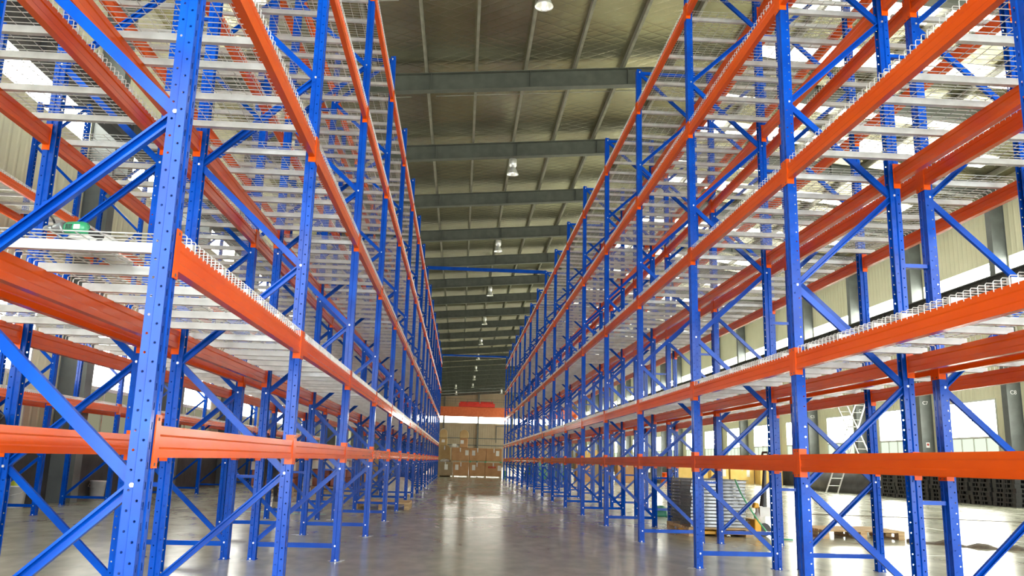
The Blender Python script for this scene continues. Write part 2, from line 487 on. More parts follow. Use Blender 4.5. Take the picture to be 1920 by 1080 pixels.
for X, rz in ((XL, 0), (XR, PI)):
    fm, pu, plw, sm = win_meshes(*((M_pane_left, M_pane_low_left, M_strip_left) if X < 0 else (M_pane, M_pane_low, M_strip)))
    for y in FRAMES[:-1]:
        c = y + BAY / 2
        if c < Y0 + 3 or (X < 0 and c > 48): continue
        wn += 1
        w = struct(ob('window_%d' % wn, None, None, (X, c, 0), (0, 0, rz)))
        ob('window_frame', fm, w)
        for q in (-1, 1): ob('pane', pu, w, (0, q * WHW / 2, 0))
        for q in (-1.2, -.4, .4, 1.2): ob('pane', plw, w, (0, q, 0))
        wn += 1
        w = struct(ob('window_%d' % wn, None, None, (X, c, 0), (0, 0, rz)))
        ob('pane', sm, w)

# far end wall with its own strip
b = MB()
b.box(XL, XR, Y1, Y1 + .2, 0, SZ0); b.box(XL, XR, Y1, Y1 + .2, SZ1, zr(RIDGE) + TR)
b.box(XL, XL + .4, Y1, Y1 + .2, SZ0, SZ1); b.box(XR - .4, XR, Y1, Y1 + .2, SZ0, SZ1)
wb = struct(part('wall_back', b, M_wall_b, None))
for x in (-3.0, 3.1, 9.2, 15.0):
    part('column', MB().box(x - .15, x + .15, Y1 - .5, Y1, 0, zr(x) + .5), M_col, wb)
part('girt', MB().box(XL, XR, Y1 - .12, Y1, 4.7, 4.85), M_col, wb)
part('girt', MB().box(XL, XR, Y1 - .12, Y1, 3.5, 3.65), M_col, wb)
part('door_frame', MB().box(6.3, 6.45, Y1 - .15, Y1, 4.1, 6.95).box(6.3, 9.4, Y1 - .15, Y1, 6.9, 7.05), M_col, wb)
wn += 1
w = struct(ob('window_%d' % wn, None, None, (0, Y1 + .1, 0)))
for xa, xb in ((XL + .4, -3.15), (-2.85, 2.95), (3.25, 9.05), (9.35, 14.85), (15.15, XR - .4)):
    part('pane', MB().box(xa, xb, -.01, .0, SZ0, SZ1), M_strip, w)
# wall behind the camera with the wide loading door
b = MB()
b.box(XL, -6.0, Y0 - .2, Y0, 0, zr(RIDGE) + TR); b.box(12.0, XR, Y0 - .2, Y0, 0, zr(RIDGE) + TR)
b.box(-6.0, 12.0, Y0 - .2, Y0, 7.5, zr(RIDGE) + TR)
wf = struct(part('wall_front', b, M_wall_b, None))

# crane runway girders
for X, s, GZ, GH, lab in ((XL, 1, 7.58, .72, 'dark steel crane runway girder along the left wall under the daylight strip'),
                  (XR, -1, 7.2, 1.02, 'dark steel crane runway girder along the right wall under the daylight strip')):
    r = thing('crane_runway_girder', lab, 'girder', (X + s * .7, 0, GZ))
    part('web', MB().box(-.01, .01, Y0, Y1, .03, GH - .03), M_runway, r)
    part('bottom_flange', MB().box(-.14, .14, Y0, Y1, 0, .03), M_runway, r)
    part('top_flange', MB().box(-.16, .16, Y0, Y1, GH - .03, GH), M_runway, r)
    part('crane_rail', MB().box(-.04, .04, Y0, Y1, GH, GH + .06), M_steel, r)
    st = MB().box(-.12, .12, -.008, .008, .03, GH - .03).mesh('stiffener', M_runway)
    for y in FRAMES:
        if y > Y0:
            for dy in (0, BAY / 3, 2 * BAY / 3):
                if y + dy < 100: ob('stiffener', st, r, (0, y + dy, 0))

# ------------------------------------------------------------------ pallet racking
LEV = [.982, 1.735, 3.24, 4.745, 6.255]       # underside of the beam connectors
PITCH, DEPTH, HT = 2.8, .91, 7.0
F_NODES = [.92 + 1.51 * k for k in range(5)]
B_NODES = [.165 + 1.51 * k for k in range(5)]
UPROF = [(.075, -.024), (.075, -.037), (.042, -.037), (.036, -.05), (0, -.05), (0, -.014), (.006, -.009), (.006, .009), (0, .014), (0, .05),
         (.036, .05), (.042, .037), (.075, .037), (.075, .024)]
me_up = MB().prism(UPROF, 0.004, HT, 'z', closed=False).mesh('upright', M_perf)
me_up_far = MB().prism(UPROF, 0.004, HT, 'z', closed=False).mesh('upright', M_blue)
fb = MB().box(-.004, .082, -.066, .066, 0, .005)
fb.cur = 1
fb.lathe([(0.001, .02), (.009, .02), (.009, .006)], 6, .030, .058); fb.lathe([(0.001, .02), (.009, .02), (.009, .006)], 6, .030, -.058)
me_foot = fb.mesh('foot_plate', [M_blue, M_zinc])

def brace_mesh(name, p, q, yoff, bolts=True, flip=1):
    """lipped C-channel from p to q in the x-z plane, with bolts"""
    b = MB()
    p, q = Vector((p[0], 0, p[1])), Vector((q[0], 0, q[1]))
    d = (q - p).normalized()
    nrm = Vector((-d.z, 0, d.x))
    hw, dp, t = .023, .03, .0
    prof = [(-hw + .01, dp), (-hw, dp), (-hw, 0), (hw, 0), (hw, dp), (hw - .01, dp)]
    vs_ = []
    for e in (p, q):
        for (a, c) in prof:
            w_ = e + nrm * a
            vs_.append((w_.x, yoff + flip * (c - .015), w_.z))
    n_ = len(prof)
    b.quadmesh(vs_, [(i, i + 1, i + 1 + n_, i + n_) for i in range(n_ - 1)])
    b.cur = 1
    for e in (() if not bolts else (p,) if bolts == 'first' else (p, q)):
        c = e
        for sg in (-1, 1):
            ring = lambda rr, yy: [(c.x + rr * math.cos(PI / 3 * k_), yy, c.z + rr * math.sin(PI / 3 * k_)) for k_ in range(6)]
            vs2 = ring(.0095, sg * .0372) + ring(.0095, sg * .0455)
            b.quadmesh(vs2, [(k_, (k_ + 1) % 6, (k_ + 1) % 6 + 6, k_ + 6) for k_ in range(6)] + [tuple(range(6, 12))])
    return b.mesh(name, [M_blue, M_zinc])
XA, XB = .045, DEPTH - .045
me_down = brace_mesh('diagonal_brace', (XA, F_NODES[0]), (XB, B_NODES[0]), .008)
me_upb = brace_mesh('diagonal_brace', (XA, F_NODES[0]), (XB, B_NODES[1]), -.008, False, -1)
me_strut = brace_mesh('horizontal_strut', (XA, .15), (XB, .15), 0.0, 'first')

BP = [(0, 0), (0, .034), (.0045, .042), (.0045, .083), (0, .091), (0, .125), (.045, .125), (.045, .091), (.041, .083), (.041, .042), (.045, .034), (.045, 0)]
me_beam = MB().prism([(x_, z_) for x_, z_ in BP], .056, PITCH - .056, 'y').mesh('load_beam', M_orange)
def connector(flip):
    b = MB()
    y = lambda a, c: (min(a * flip, c * flip), max(a * flip, c * flip))
    b.box(-.006, -.001, *y(.001, .056), -.04, .165)
    b.box(-.006, .05, *y(.0515, .056), -.04, .165)
    b.cur = 1
    for zz in (-.025, .148):
        b.box(-.0075, -.006, *y(.02, .032), zz - .006, zz + .006)
    return b.mesh('beam_connector', [M_orange, M_dado])
me_con = {1: connector(1), -1: connector(-1)}
fbm = MB()
fbm.prism(BP, .056, PITCH - .056, 'y')
for c0, flip in ((0, 1), (PITCH, -1)):
    for (a, c) in ((.001, .056),):
        ya, yb = sorted((c0 + flip * a, c0 + flip * c))
        fbm.box(-.006, -.001, ya, yb, -.04, .165)
    ya, yb = sorted((c0 + flip * .0515, c0 + flip * .056))
    fbm.box(-.006, .05, ya, yb, -.04, .165)
me_beam_far = fbm.mesh('load_beam', M_orange)

DW = 1.27
def deck_wires(b, sides=4, r=.0028):
    nx = 21
    for i in range(nx + 1):
        y = -DW / 2 + .005 + (DW - .01) * i / nx
        b.tube([(-.004, y, -.012), (-.004, y, .036), (.002, y, .043), (DEPTH - .002, y, .043), (DEPTH + .004, y, .036), (DEPTH + .004, y, -.012)], r, sides, caps=False, flat=(0, 1, 0))
    for i in range(9):
        x_ = .05 + (DEPTH - .1) * i / 8
        b.tube([(x_, -DW / 2, .0385), (x_, DW / 2, .0385)], r, sides, caps=False)
def channel(b, yc):
    w, t = .019, .034
    x0, x1 = .01, DEPTH - .01
    # flared ends lie on the beams, the middle hangs between them
    sec = [(x0, .001), (.046, .001), (.056, -.008), (x1 - .046, -.008), (x1 - .036, .001), (x1, .001)]
    vs_ = []
    for (xx, zb) in sec:
        vs_ += [(xx, yc - w, zb), (xx, yc + w, zb), (xx, yc + w, .036), (xx, yc - w, .036)]
    n_ = len(sec)
    fs_ = [(i * 4 + k_, i * 4 + (k_ + 1) % 4, (i + 1) * 4 + (k_ + 1) % 4, (i + 1) * 4 + k_) for i in range(n_ - 1) for k_ in range(4)]
    fs_ += [(3, 2, 1, 0), tuple((n_ - 1) * 4 + k_ for k_ in range(4))]
    b.quadmesh(vs_, fs_)
b = MB(); deck_wires(b); me_deck = b.mesh('wire_deck', M_galv)
b = MB(); channel(b, 0); me_chan = b.mesh('support_channel', M_galv)
b = MB(); deck_wires(b, 3)
for q in (-.485, 0, .485): channel(b, q)
me_deck_far = b.mesh('wire_deck', M_galv)
me_spacer = MB().prism([(-.025, -.015), (-.025, .015), (.025, .015), (.025, -.015)], 0, .193, 'x').mesh('row_spacer', M_blue)

def rack_row(label, x_front, s, y0, nbay, near, decks=(1, 2, 3, 4), levels=(0, 1, 2, 3, 4), spacers=False, ht=None):
    """s=+1: the row's depth runs to +X; s=-1: to -X.  y0 is the first frame."""
    r = thing('pallet_rack', label, 'pallet rack', (x_front, y0, 0), 0 if s > 0 else PI)
    for j in range(nbay + 1):
        fr = ob('upright_frame', None, r, (0, s * PITCH * j, 0))
        um = me_up if j <= near else me_up_far
        ob('upright', um, fr)
        ob('upright', um, fr, (DEPTH, 0, 0), (0, 0, PI))
        ob('foot_plate', me_foot, fr); ob('foot_plate', me_foot, fr, (DEPTH, 0, 0), (0, 0, PI))
        for k_ in range(5):
            ob('diagonal_brace', me_down, fr, (0, 0, 1.51 * k_))
            if k_ < 4: ob('diagonal_brace', me_upb, fr, (0, 0, 1.51 * k_))
        ob('horizontal_strut', me_strut, fr); ob('horizontal_strut', me_strut, fr, (0, 0, 6.80))
        if spacers:
            for zz in (.82, 2.62, 4.4, 6.1): ob('row_spacer', me_spacer, fr, (DEPTH, 0, zz))
    for j in range(nbay):
        ya = s * PITCH * j if s > 0 else -PITCH * (j + 1)     # local start of the bay
        yc = ya + PITCH / 2
        for li in levels:
            z = LEV[li] + .04
            for back in (0, 1):
                loc = (0, ya, z) if not back else (DEPTH, ya + PITCH, z)
                rot = (0, 0, 0) if not back else (0, 0, PI)
                if j < near:
                    bo = ob('load_beam', me_beam, r, loc, rot)
                    ob('beam_connector', me_con[1], bo)
                    ob('beam_connector', me_con[-1], bo, (0, PITCH, 0))
                else:
                    ob('load_beam', me_beam_far, r, loc, rot)
            if li in decks:
                for q in (-.65, .65):
                    if j < near:
                        d_ = ob('wire_deck', me_deck, r, (0, yc + q, z + .125))
                        for c in (-.485, 0, .485): ob('support_channel', me_chan, d_, (0, c, 0))
                    else:
                        ob('wire_deck', me_deck_far, r, (0, yc + q, z + .125))
    return r
YF = 3.35
RA, LA = 2.502, -1.186
rack_row('blue and orange pallet rack row bordering the right side of the central aisle', RA, 1, YF, 16, 7, spacers=True)
rack_row('pallet rack row back to back behind the right aisle rack, facing the bright windows', RA + 2 * DEPTH + .2, -1, YF, 16, 6)
rack_row('blue and orange pallet rack row bordering the left side of the central aisle', LA, -1, YF, 16, 7, spacers=True)
rack_row('pallet rack row back to back behind the left aisle rack', LA - 2 * DEPTH - .2, 1, YF, 16, 6)
rack_row('pallet rack row standing against the left wall with the dark columns', -6.70, -1, 8.55, 12, 5, decks=(1, 3), levels=(1, 3))

# tie beams over the aisle
for j, lab in ((8, 'blue tie beam spanning the aisle between the rack tops, nearer of the two'), (16, 'blue tie beam spanning the aisle between the rack tops, farther of the two')):
    y = YF + PITCH * j
    t = thing('aisle_tie_beam', lab, 'tie beam', (LA, y, HT - .11), 0, 'tie beams over the aisle')
    part('tie_bar', MB().prism([(-.04, 0), (.04, 0), (.04, .012), (-.03, .012), (-.03, .088), (.04, .088), (.04, .1), (-.04, .1)], -.03, RA - LA + .03, 'x'), M_blue, t, (0, -.09, 0))
    for xx in (-.02, RA - LA - .005): part('end_plate', MB().box(xx, xx + .025, -.055, .055, -.03, .13), M_blue, t)

# ------------------------------------------------------------------ high bay lamps
lb = MB()
def lamp(loc, drop, lab, big=True):
    l = thing('high_bay_lamp', lab, 'lamp', loc, 0, 'high bay lamps under the roof')
    ob('suspension_rod', me_rod, l, (0, 0, .62), scale=(1, 1, drop - .62))
    ob('ballast_housing', me_ball, l)
    ob('bell_reflector', me_bell, l)
    ob('lamp_bulb', me_bulb, l)
me_rod = MB().tube([(0, 0, 0), (0, 0, 1)], .012, 6).mesh('suspension_rod', M_steel)
me_ball = MB().lathe([(.001, .62), (.12, .61), (.14, .58), (.14, .34), (.11, .31), (.10, .26), (.001, .25)], 18).mesh('ballast_housing', M_alu, True)
me_bell = MB().lathe([(.10, .27), (.125, .22), (.17, .12), (.205, .03), (.22, .0), (.21, .0), (.195, .03), (.16, .12), (.115, .21), (.09, .26)], 24).mesh('bell_reflector', M_glassbell, True)
me_bulb = MB().lathe([(.001, .06), (.035, .07), (.05, .11), (.04, .17), (.03, .24)], 12).mesh('lamp_bulb', M_bulb, True)
nth = ['nearest', 'second', 'third', 'fourth', 'fifth', 'sixth', 'seventh', 'eighth', 'ninth', 'tenth']
for i in range(10):
    y = 17.6 + 2 * BAY * i
    z = 11.45
    lamp((1.58, y, z), zr(1.58) + .56 - z, 'glass bell high bay lamp over the aisle, %s from the camera' % nth[i], True)
for (xx, y, lab) in ((-5.0, 17.6, 'glass bell high bay lamp above the left racks'), (-.9, 122.9, 'small far lamp left of the aisle line, nearer of the pair'),
                   (-.9, 134.6, 'small far lamp left of the aisle line, farther of the pair'), (6.08, 128.75, 'small far lamp right of the aisle line near the far rack tops')):
    lamp((xx, y, 11.2), zr(xx) + .56 - 11.2, lab, False)

# ------------------------------------------------------------------ overhead crane at the far end
c = thing('overhead_crane', 'orange overhead travelling crane with a red trolley at the far end', 'crane', (0, 140.5, 8.39))
bevel(part('girder', MB().box(XL + .9, XR - .9, 0, .6, -.3, 1.3), M_crane, c), .05)
for xx in (XL + .8, XR - .8): part('end_carriage', MB().box(xx - .25, xx + .25, -1.6, 2.2, 0, .5), M_crane, c)
tr = part('trolley', MB().box(-.4, 5.6, -.5, .9, 1.32, 1.9).box(-.2, 3.0, -.4, .7, 1.9, 2.2), M_red, c)
part('hoist_drum', MB().tube([(3.2, -.2, 2.05), (5.3, -.2, 2.05)], .22, 12), M_red, tr)
for zz in (2.15, 2.55): part('walkway_rail', MB().box(XL + 1, XR - 1, -.45, -.41, zz, zz + .05), M_col, c)
for i in range(14): part('rail_post', MB().box(-7 + i * 2, -6.95 + i * 2, -.45, -.41, 1.65, 2.6), M_col, c)

# ------------------------------------------------------------------ cartons at the end of the aisle
def carton(lab, x0, x1, z0, z1, y, dep, mat, grp, label_at=None, tape=True, stain=False):
    w, h = x1 - x0, z1 - z0
    t = thing('carton', lab, 'box', ((x0 + x1) / 2, y + dep / 2, z0), random.uniform(-.015, .015), grp)
    bevel(part('carton_body', MB().box(-w / 2, w / 2, -dep / 2, dep / 2, 0, h), mat, t), .02)
    for sg in (-1, 1):
        part('top_flap', MB().box(-w / 2 + .01, w / 2 - .01, .003 if sg > 0 else -dep / 2, dep / 2 if sg > 0 else -.003, h, h + .008), mat, t)
    if tape: part('packing_tape', MB().box(-w / 2 - .002, w / 2 + .002, -.04, .04, h + .008, h + .010).box(-.03, .03, -dep / 2 - .003, -dep / 2, h - .25, h), M_film, t)
    if label_at is not None:
        part('paper_label', MB().box(label_at - .1, label_at + .1, -dep / 2 - .004, -dep / 2, h * .42, h * .82), M_paper, t)
    if stain:
        m_ = MB()
        for q in range(4): m_.box(-.3 + q * .12, -.22 + q * .12, -dep / 2 - .004, -dep / 2, h * .6, h * .75)
        part('red_print', m_, M_redprint, t)
    return t
YB = 51.4
g = 'cartons stacked across the aisle end'
carton('dull brown carton at the left end of the bottom row, white label', -1.26, -.38, 0.1, .88, YB, .9, M_card_d, g, .05)
carton('brown carton second from left in the bottom row', -.36, .59, 0.1, .88, YB, .9, M_card, g, -.24)
carton('brown carton third from left in the bottom row', .61, 1.56, 0.1, .88, YB, .9, M_card, g, -.2)
carton('brown carton with red print at the right end of the bottom row', 1.58, 2.58, 0.1, .88, YB, .9, M_card, g, .36, True, True)
carton('brown carton at the left of the upper row, label on its right', -.48, .58, .98, 1.74, YB, .9, M_card, g, .4)
carton('brown carton in the middle of the upper row, label on its left', .60, 1.6, .98, 1.74, YB, .9, M_card, g, -.24)
carton('brown carton at the right end of the upper row, label on its right', 1.62, 2.58, .98, 1.74, YB, .9, M_card, g, .22)
carton('tall yellow brown carton behind the left end of the stack', -1.3, -.55, .99, 1.86, YB + 1.0, .8, M_card_o, g)
carton('tall brown carton under the yellow brown one, behind the stack', -1.3, -.5, 0.0, .98, YB + 1.0, .8, M_card_d, g)
carton('small yellow carton on the tall carton at the left', -1.27, -.79, 1.875, 2.31, YB + 1.05, .5, M_card_o, g, 0.0, False)
carton('small brown carton on top of the middle of the stack', 0.0, .48, 1.755, 2.30, YB + .1, .5, M_card, g, -.1, False)
def wrapped(lab, x, z, w, h, y):
    t = thing('wrapped_bundle', lab, 'bundle', (x, y, z), 0, 'film wrapped bundles on the cartons')
    prof = [(-w / 2, 0), (w / 2, 0)] + [(w / 2 * math.cos(a), h - w / 2 + w / 2 * math.sin(a)) for a in [PI * i / 12 for i in range(13)]]
    bevel(part('bundle_core', MB().prism([(a * .88, c_ * .93 + .01) for a, c_ in prof], -.2, .2, 'y'), M_card_o, t), .02)
    part('film_wrap', MB().prism([(a, c_) for a, c_ in prof], -.17, .17, 'y', caps=False), M_film, t, (0, .0, 0))
wrapped('arched film wrapped bundle on the left carton pile', -1.02, 2.325, .52, .58, YB + 1.3)
wrapped('arched film wrapped bundle in the middle of the carton pile', .25, 2.315, .62, .55, YB + .38)
def base_pallet(lab, x0, x1, y0, y1, z0, mat, grp, h=.1):
    t = thing('wooden_pallet', lab, 'pallet', ((x0 + x1) / 2, (y0 + y1) / 2, z0), 0, grp)
    w, d = x1 - x0, y1 - y0
    nb = 6
    tb = h * .18
    bw = d / nb * .78
    for i in range(nb):
        yy = -d / 2 + (d - bw) * i / (nb - 1)
        part('deck_board', MB().box(-w / 2, w / 2, yy, yy + bw, h - tb, h), mat, t)
    for xx in (-w / 2, -.05, w / 2 - .1):
        part('stringer_board', MB().box(xx, xx + .1, -d / 2, d / 2, h - 2 * tb, h - tb), mat, t)
        for yy in (-d / 2, -.07, d / 2 - .14):
            part('block', MB().box(xx, xx + .1, yy, yy + .14, tb, h - 2 * tb), mat, t)
        part('bottom_board', MB().box(xx, xx + .1, -d / 2, d / 2, 0, tb), mat, t)
    return t
base_pallet('low wooden pallet under the left cartons at the aisle end', -1.26, .6, YB, YB + .9, 0, M_wood, 'pallets under the cartons')
base_pallet('low wooden pallet under the right cartons at the aisle end', .62, 2.58, YB, YB + .9, 0, M_wood, 'pallets under the cartons')
base_pallet('green edged pallet between the two carton rows, right', .62, 2.58, YB, YB + .9, .893, M_tape, 'pallets under the cartons', .082)
base_pallet('pallet between the two carton rows, left', -.48, .6, YB, YB + .9, .893, M_wood, 'pallets under the cartons', .082)
t = thing('film_heap', 'crumpled clear film heap on the left carton at the aisle end', 'plastic film', (-.88, YB + .42, .892))
def lumpy(name, mat, parent, w, d, h, seed, loc=(0, 0, 0), n=18):
    rnd = random.Random(seed)
    b = MB()
    vs_, fs_ = [], []
    rows = 9
    ph = [rnd.uniform(0, 6.28) for _ in range(6)]
    for i in range(rows + 1):
        u = i / rows
        rr = math.cos(u * PI / 2) ** .55
        z_ = h * math.sin(u * PI / 2)
        for k_ in range(n):
            a = 2 * PI * k_ / n
            k2 = 1 + .10 * math.sin(3 * a + ph[0] + u * 3) + .07 * math.sin(5 * a + ph[1]) + .05 * rnd.uniform(-1, 1)
            vs_.append((w / 2 * rr * k2 * math.cos(a), d / 2 * rr * k2 * math.sin(a), z_ * (1 + .08 * math.sin(2 * a + ph[2]))))
    fs_ = [(i * n + k_, i * n + (k_ + 1) % n, (i + 1) * n + (k_ + 1) % n, (i + 1) * n + k_) for i in range(rows) for k_ in range(n)]
    fs_.append(tuple(range(n - 1, -1, -1)))
    b.quadmesh(vs_, fs_)
    return part(name, b, mat, parent, loc, smooth=True)
lumpy('crumpled_film', M_film, t, .58, .7, .16, 3)
t = thing('film_heap', 'loose white film and small packs beside the middle bundle', 'plastic film', (-.33, YB + .4, 1.752))
lumpy('crumpled_film', M_film, t, .55, .6, .2, 5)
part('label_sheet', MB().box(-.12, .12, -.32, -.30, .05, .22), M_paper, t)
t = thing('white_post', 'white vertical post with a green foot at the right end of the cartons', 'post', (2.75, YB - .1, 0))
part('post_body', MB().prism([(-.05, -.05), (.05, -.05), (.05, .05), (-.05, .05)], .45, 1.75), M_paper, t)
part('post_foot', MB().box(-.07, .07, -.07, .07, 0, .45), M_tape, t)

# ------------------------------------------------------------------ goods beyond the right racks
g = 'yellow cartons along the right wall'
for i, (xx, yy, w_, h_, lab) in enumerate((
        (13.4, 51.5, 1.9, 1.05, 'yellow carton with a white label, leftmost of the wall row'),
        (15.6, 51.8, 1.1, 1.05, 'narrow yellow carton left of the wide one by the wall'),
        (16.8, 51.8, 1.5, 1.05, 'wide yellow carton in the middle of the wall row'),
        (18.4, 51.0, 1.4, 1.05, 'pale yellow carton nearest to the right wall'))):
    carton(lab, xx, xx + w_, 0, h_, yy, 1.0, M_card_y, g, w_ * .25)
g = 'cartons beyond the right racks'
for xx, yy, w_, z0, h_, mt, lab in ((6.6, 47.6, 1.0, 0, 1.0, M_card, 'brown carton on the floor behind the far right racks'),
                                 (6.7, 47.7, 1.1, 1.012, .75, M_card_y, 'yellow carton on top of the brown one behind the far right racks'),
                                 (9.1, 48.4, 1.1, 0, 1.1, M_card, 'brown carton beside the dark machine behind the right racks'),
                                 (7.9, 49.2, 1.0, 0, 1.7, M_card_d, 'tall dull brown carton between the two brown ones')):
    carton(lab, xx, xx + w_, z0, z0 + h_, yy, .9, mt, g)
for i, (xx, yy, w_, d_, h_, lab) in enumerate(((4.6, 49.6, 1.5, 1.6, 1.1, 'green tarpaulin covered load behind the far end of the right racks'),
                                             (6.0, 51.6, 1.6, 1.7, 1.35, 'larger green tarpaulin covered load right of the first one'))):
    t = thing('covered_load', lab, 'covered load', (xx, yy, 0), 0, 'green covered loads')
    lumpy('tarpaulin', M_green, t, w_, d_, h_, 20 + i)
    part('load_base', MB().box(-w_ * .36, w_ * .36, -d_ * .36, d_ * .36, 0, .12), M_wood, t)
t = thing('machine', 'low dark machine with grey panel behind the right racks', 'machine', (10.9, 48.9, 0))
bevel(part('machine_body', MB().box(-.55, .8, -.5, .5, .15, 1.0), M_tarp, t), .05)
part('control_panel', MB().box(-.3, .1, -.53, -.5, .6, .9), M_alu, t)
for xx in (-.45, .6): part('machine_leg', MB().box(xx, xx + .12, -.45, .45, 0, .15), M_black, t)
t = thing('drum', 'orange round drum standing near the yellow cartons', 'drum', (12.4, 50.6, 0))
part('drum_body', MB().lathe([(.001, 0), (.32, 0), (.33, .04), (.31, .08), (.31, .24), (.33, .27), (.31, .30), (.31, .5), (.33, .54), (.32, .58), (.001, .57)], 20), M_orange, t, smooth=True)
part('drum_lid', MB().lathe([(.001, .6), (.2, .595), (.3, .585), (.3, .572)], 20), M_red, t, smooth=True)

# stack of galvanised wire decks on a pallet
base_pallet('dark wooden pallet under the stack of galvanised wire decks', 3.50, 4.48, 12.84, 14.2, 0, M_wood, 'floor pallets', .13)
def stack_deck():
    b = MB()
    nx = 20
    for i in range(nx + 1):
        y = -DW / 2 + DW * i / nx
        b.tube([(0, y, -.028), (0, y, .016), (DEPTH, y, .016), (DEPTH, y, -.028)], .0032, 4, caps=False, flat=(0, 1, 0))
    for i in range(9):
        b.tube([(.03 + .106 * i, -DW / 2, .012), (.03 + .106 * i, DW / 2, .012)], .0032, 4, caps=False)
    b.tube([(0, -DW / 2, -.027), (0, DW / 2, -.027)], .0032, 4)
    c_ = MB()
    c_.prism([(-.03, -.026), (.03, -.026), (.03, .008), (-.03, .008)], .03, DEPTH - .03, 'x')
    return b.mesh('wire_deck_panel', M_galv_dull), c_.mesh('support_channel', M_galv_dull)
me_sd, me_sc = stack_deck()
ords = ['topmost', 'second', 'third', 'fourth', 'fifth', 'sixth', 'seventh', 'eighth', 'ninth', 'tenth', 'eleventh', 'twelfth', 'thirteenth', 'bottom']
for i in range(14):
    k_ = 13 - i
    lab = 'galvanised wire deck, %s%s in the stack on the pallet' % (ords[k_], '' if k_ in (0, 13) else ' from the top')
    t = tag(ob('wire_deck_panel', me_sd, None, (3.535 + random.uniform(-.02, .02), 13.52 + random.uniform(-.015, .015), .162 + .0508 * i), (0, 0, random.uniform(-.008, .008))), lab, 'wire deck', 'spare wire decks stacked on the pallet')
    for c_ in (-.585, 0, .585): ob('support_channel', me_sc, t, (0, c_, 0))
# hand pallet truck
t = thing('pallet_truck', 'yellow hand pallet truck with a black handle beside the stacked decks', 'pallet truck', (4.60, 13.2, 0), 0)
for q in (-.2, .2):
    bevel(part('fork', MB().box(-1.1, 0, q - .08, q + .08, .028, .078), M_yellow, t), .01)
bevel(part('mast_body', MB().prism([(-.05, .03), (.05, .03), (.05, .2), (.03, .26), (-.05, .26)], -.28, .28, 'y').prism([(.02, .42), (.12, .42), (.10, .50), (.04, .50)], -.06, .06, 'y'), M_yellow, t), .015)
part('hydraulic_pump', MB().lathe([(.001, .16), (.09, .16), (.09, .32), (.06, .36), (.06, .45), (.001, .45)], 14, .13, 0), M_bucket, t, smooth=True)
part('pump_block', MB().box(.1, .28, -.1, .1, .3, .44), M_bucket, t)
ww = part('steer_wheel', MB().tube([(.17, -.09, .1), (.17, -.03, .1)], .1, 18).tube([(.17, .03, .1), (.17, .09, .1)], .1, 18), M_black, t)
hd = part('handle', MB().tube([(.19, 0, .44), (.22, 0, .8), (.24, 0, 1.12)], [.06, .035, .025], 10), M_black, t)
part('handle_grip', MB().tube([(.24, -.1, 1.12), (.245, -.14, 1.2), (.25, -.1, 1.28), (.25, .1, 1.28), (.245, .14, 1.2), (.24, .1, 1.12), (.24, -.1, 1.12)], .018, 8), M_black, hd)
t = thing('pull_cord', 'dark green cord hanging slack in front of the stacked decks', 'cord', (4.2, 12.75, 0))
part('cord_strand', MB().tube([(0, 0, .86), (.08, -.02, .66), (.18, -.03, .48), (.33, -.05, .25), (.45, -.1, .08), (.55, -.2, .012), (.75, -.3, .012)], .012, 6), M_tape, t)

base_pallet('weathered wooden pallet lying on the bright floor right of the racks', 5.62, 6.92, 12.95, 13.9, 0, M_wood, 'floor pallets', .13)
base_pallet('wooden pallet standing in the left rack bay by the aisle', -2.15, -1.0, 17.8, 18.95, 0, M_wood, 'floor pallets', .14)
t = thing('cardboard_piece', 'flat pale cardboard piece on the floor by the right rack foot', 'cardboard', (3.15, 6.55, 0), .5)
part('cardboard_sheet', MB().box(-.14, .14, -.08, .08, 0, .006).box(.0, .14, -.08, .08, .006, .012), M_card, t)

# crumpled dark strap on the right floor
t = thing('rubber_strap', 'crumpled dark brown rubber strap lying on the bright right floor', 'strap', (7.2, 12.1, 0), -.1)
sb = MB(); pts = []
for i in range(15):
    u = i / 14
    pts.append(((u - .5) * 1.5 + .25, .45 - 1.1 * u + .05 * math.sin(9 * u), .03 + .018 * math.sin(14 * u)))
vs_, fs_ = [], []
for i, p in enumerate(pts):
    wd = .12 * math.sin(PI * min(1, max(.06, (i + .6) / 15))) + .02
    hgt = .03 + .02 * math.sin(i * 1.9)
    for (a, c_) in ((-wd, 0), (-wd * .6, hgt), (0, hgt * 1.5), (wd * .6, hgt * .8), (wd, 0)):
        vs_.append((p[0] + a * .4, p[1] + a, c_ + .001))
n_ = 5
fs_ = [(i * n_ + k_, i * n_ + (k_ + 1) % n_, (i + 1) * n_ + (k_ + 1) % n_, (i + 1) * n_ + k_) for i in range(14) for k_ in range(n_)] + [(4, 3, 2, 1, 0), tuple(70 + k_ for k_ in range(5))]
sb.quadmesh(vs_, fs_)
part('strap_body', sb, M_rubber, t)
part('strap_tail', MB().tube([(.98, -.6, .012), (1.3, -.75, .01), (1.7, -.95, .01), (2.2, -1.2, .01)], .012, 6), M_rubber, t)
t = thing('floor_cable', 'thin dark cable running across the bright right floor', 'cable', (9.5, 18.6, 0))
part('cable_strand', MB().tube([(-1.5, 1.0, .008), (0, .7, .008), (1.5, .2, .008), (3.0, -.4, .008), (5.0, -1.2, .008)], .008, 6), M_rubber, t)

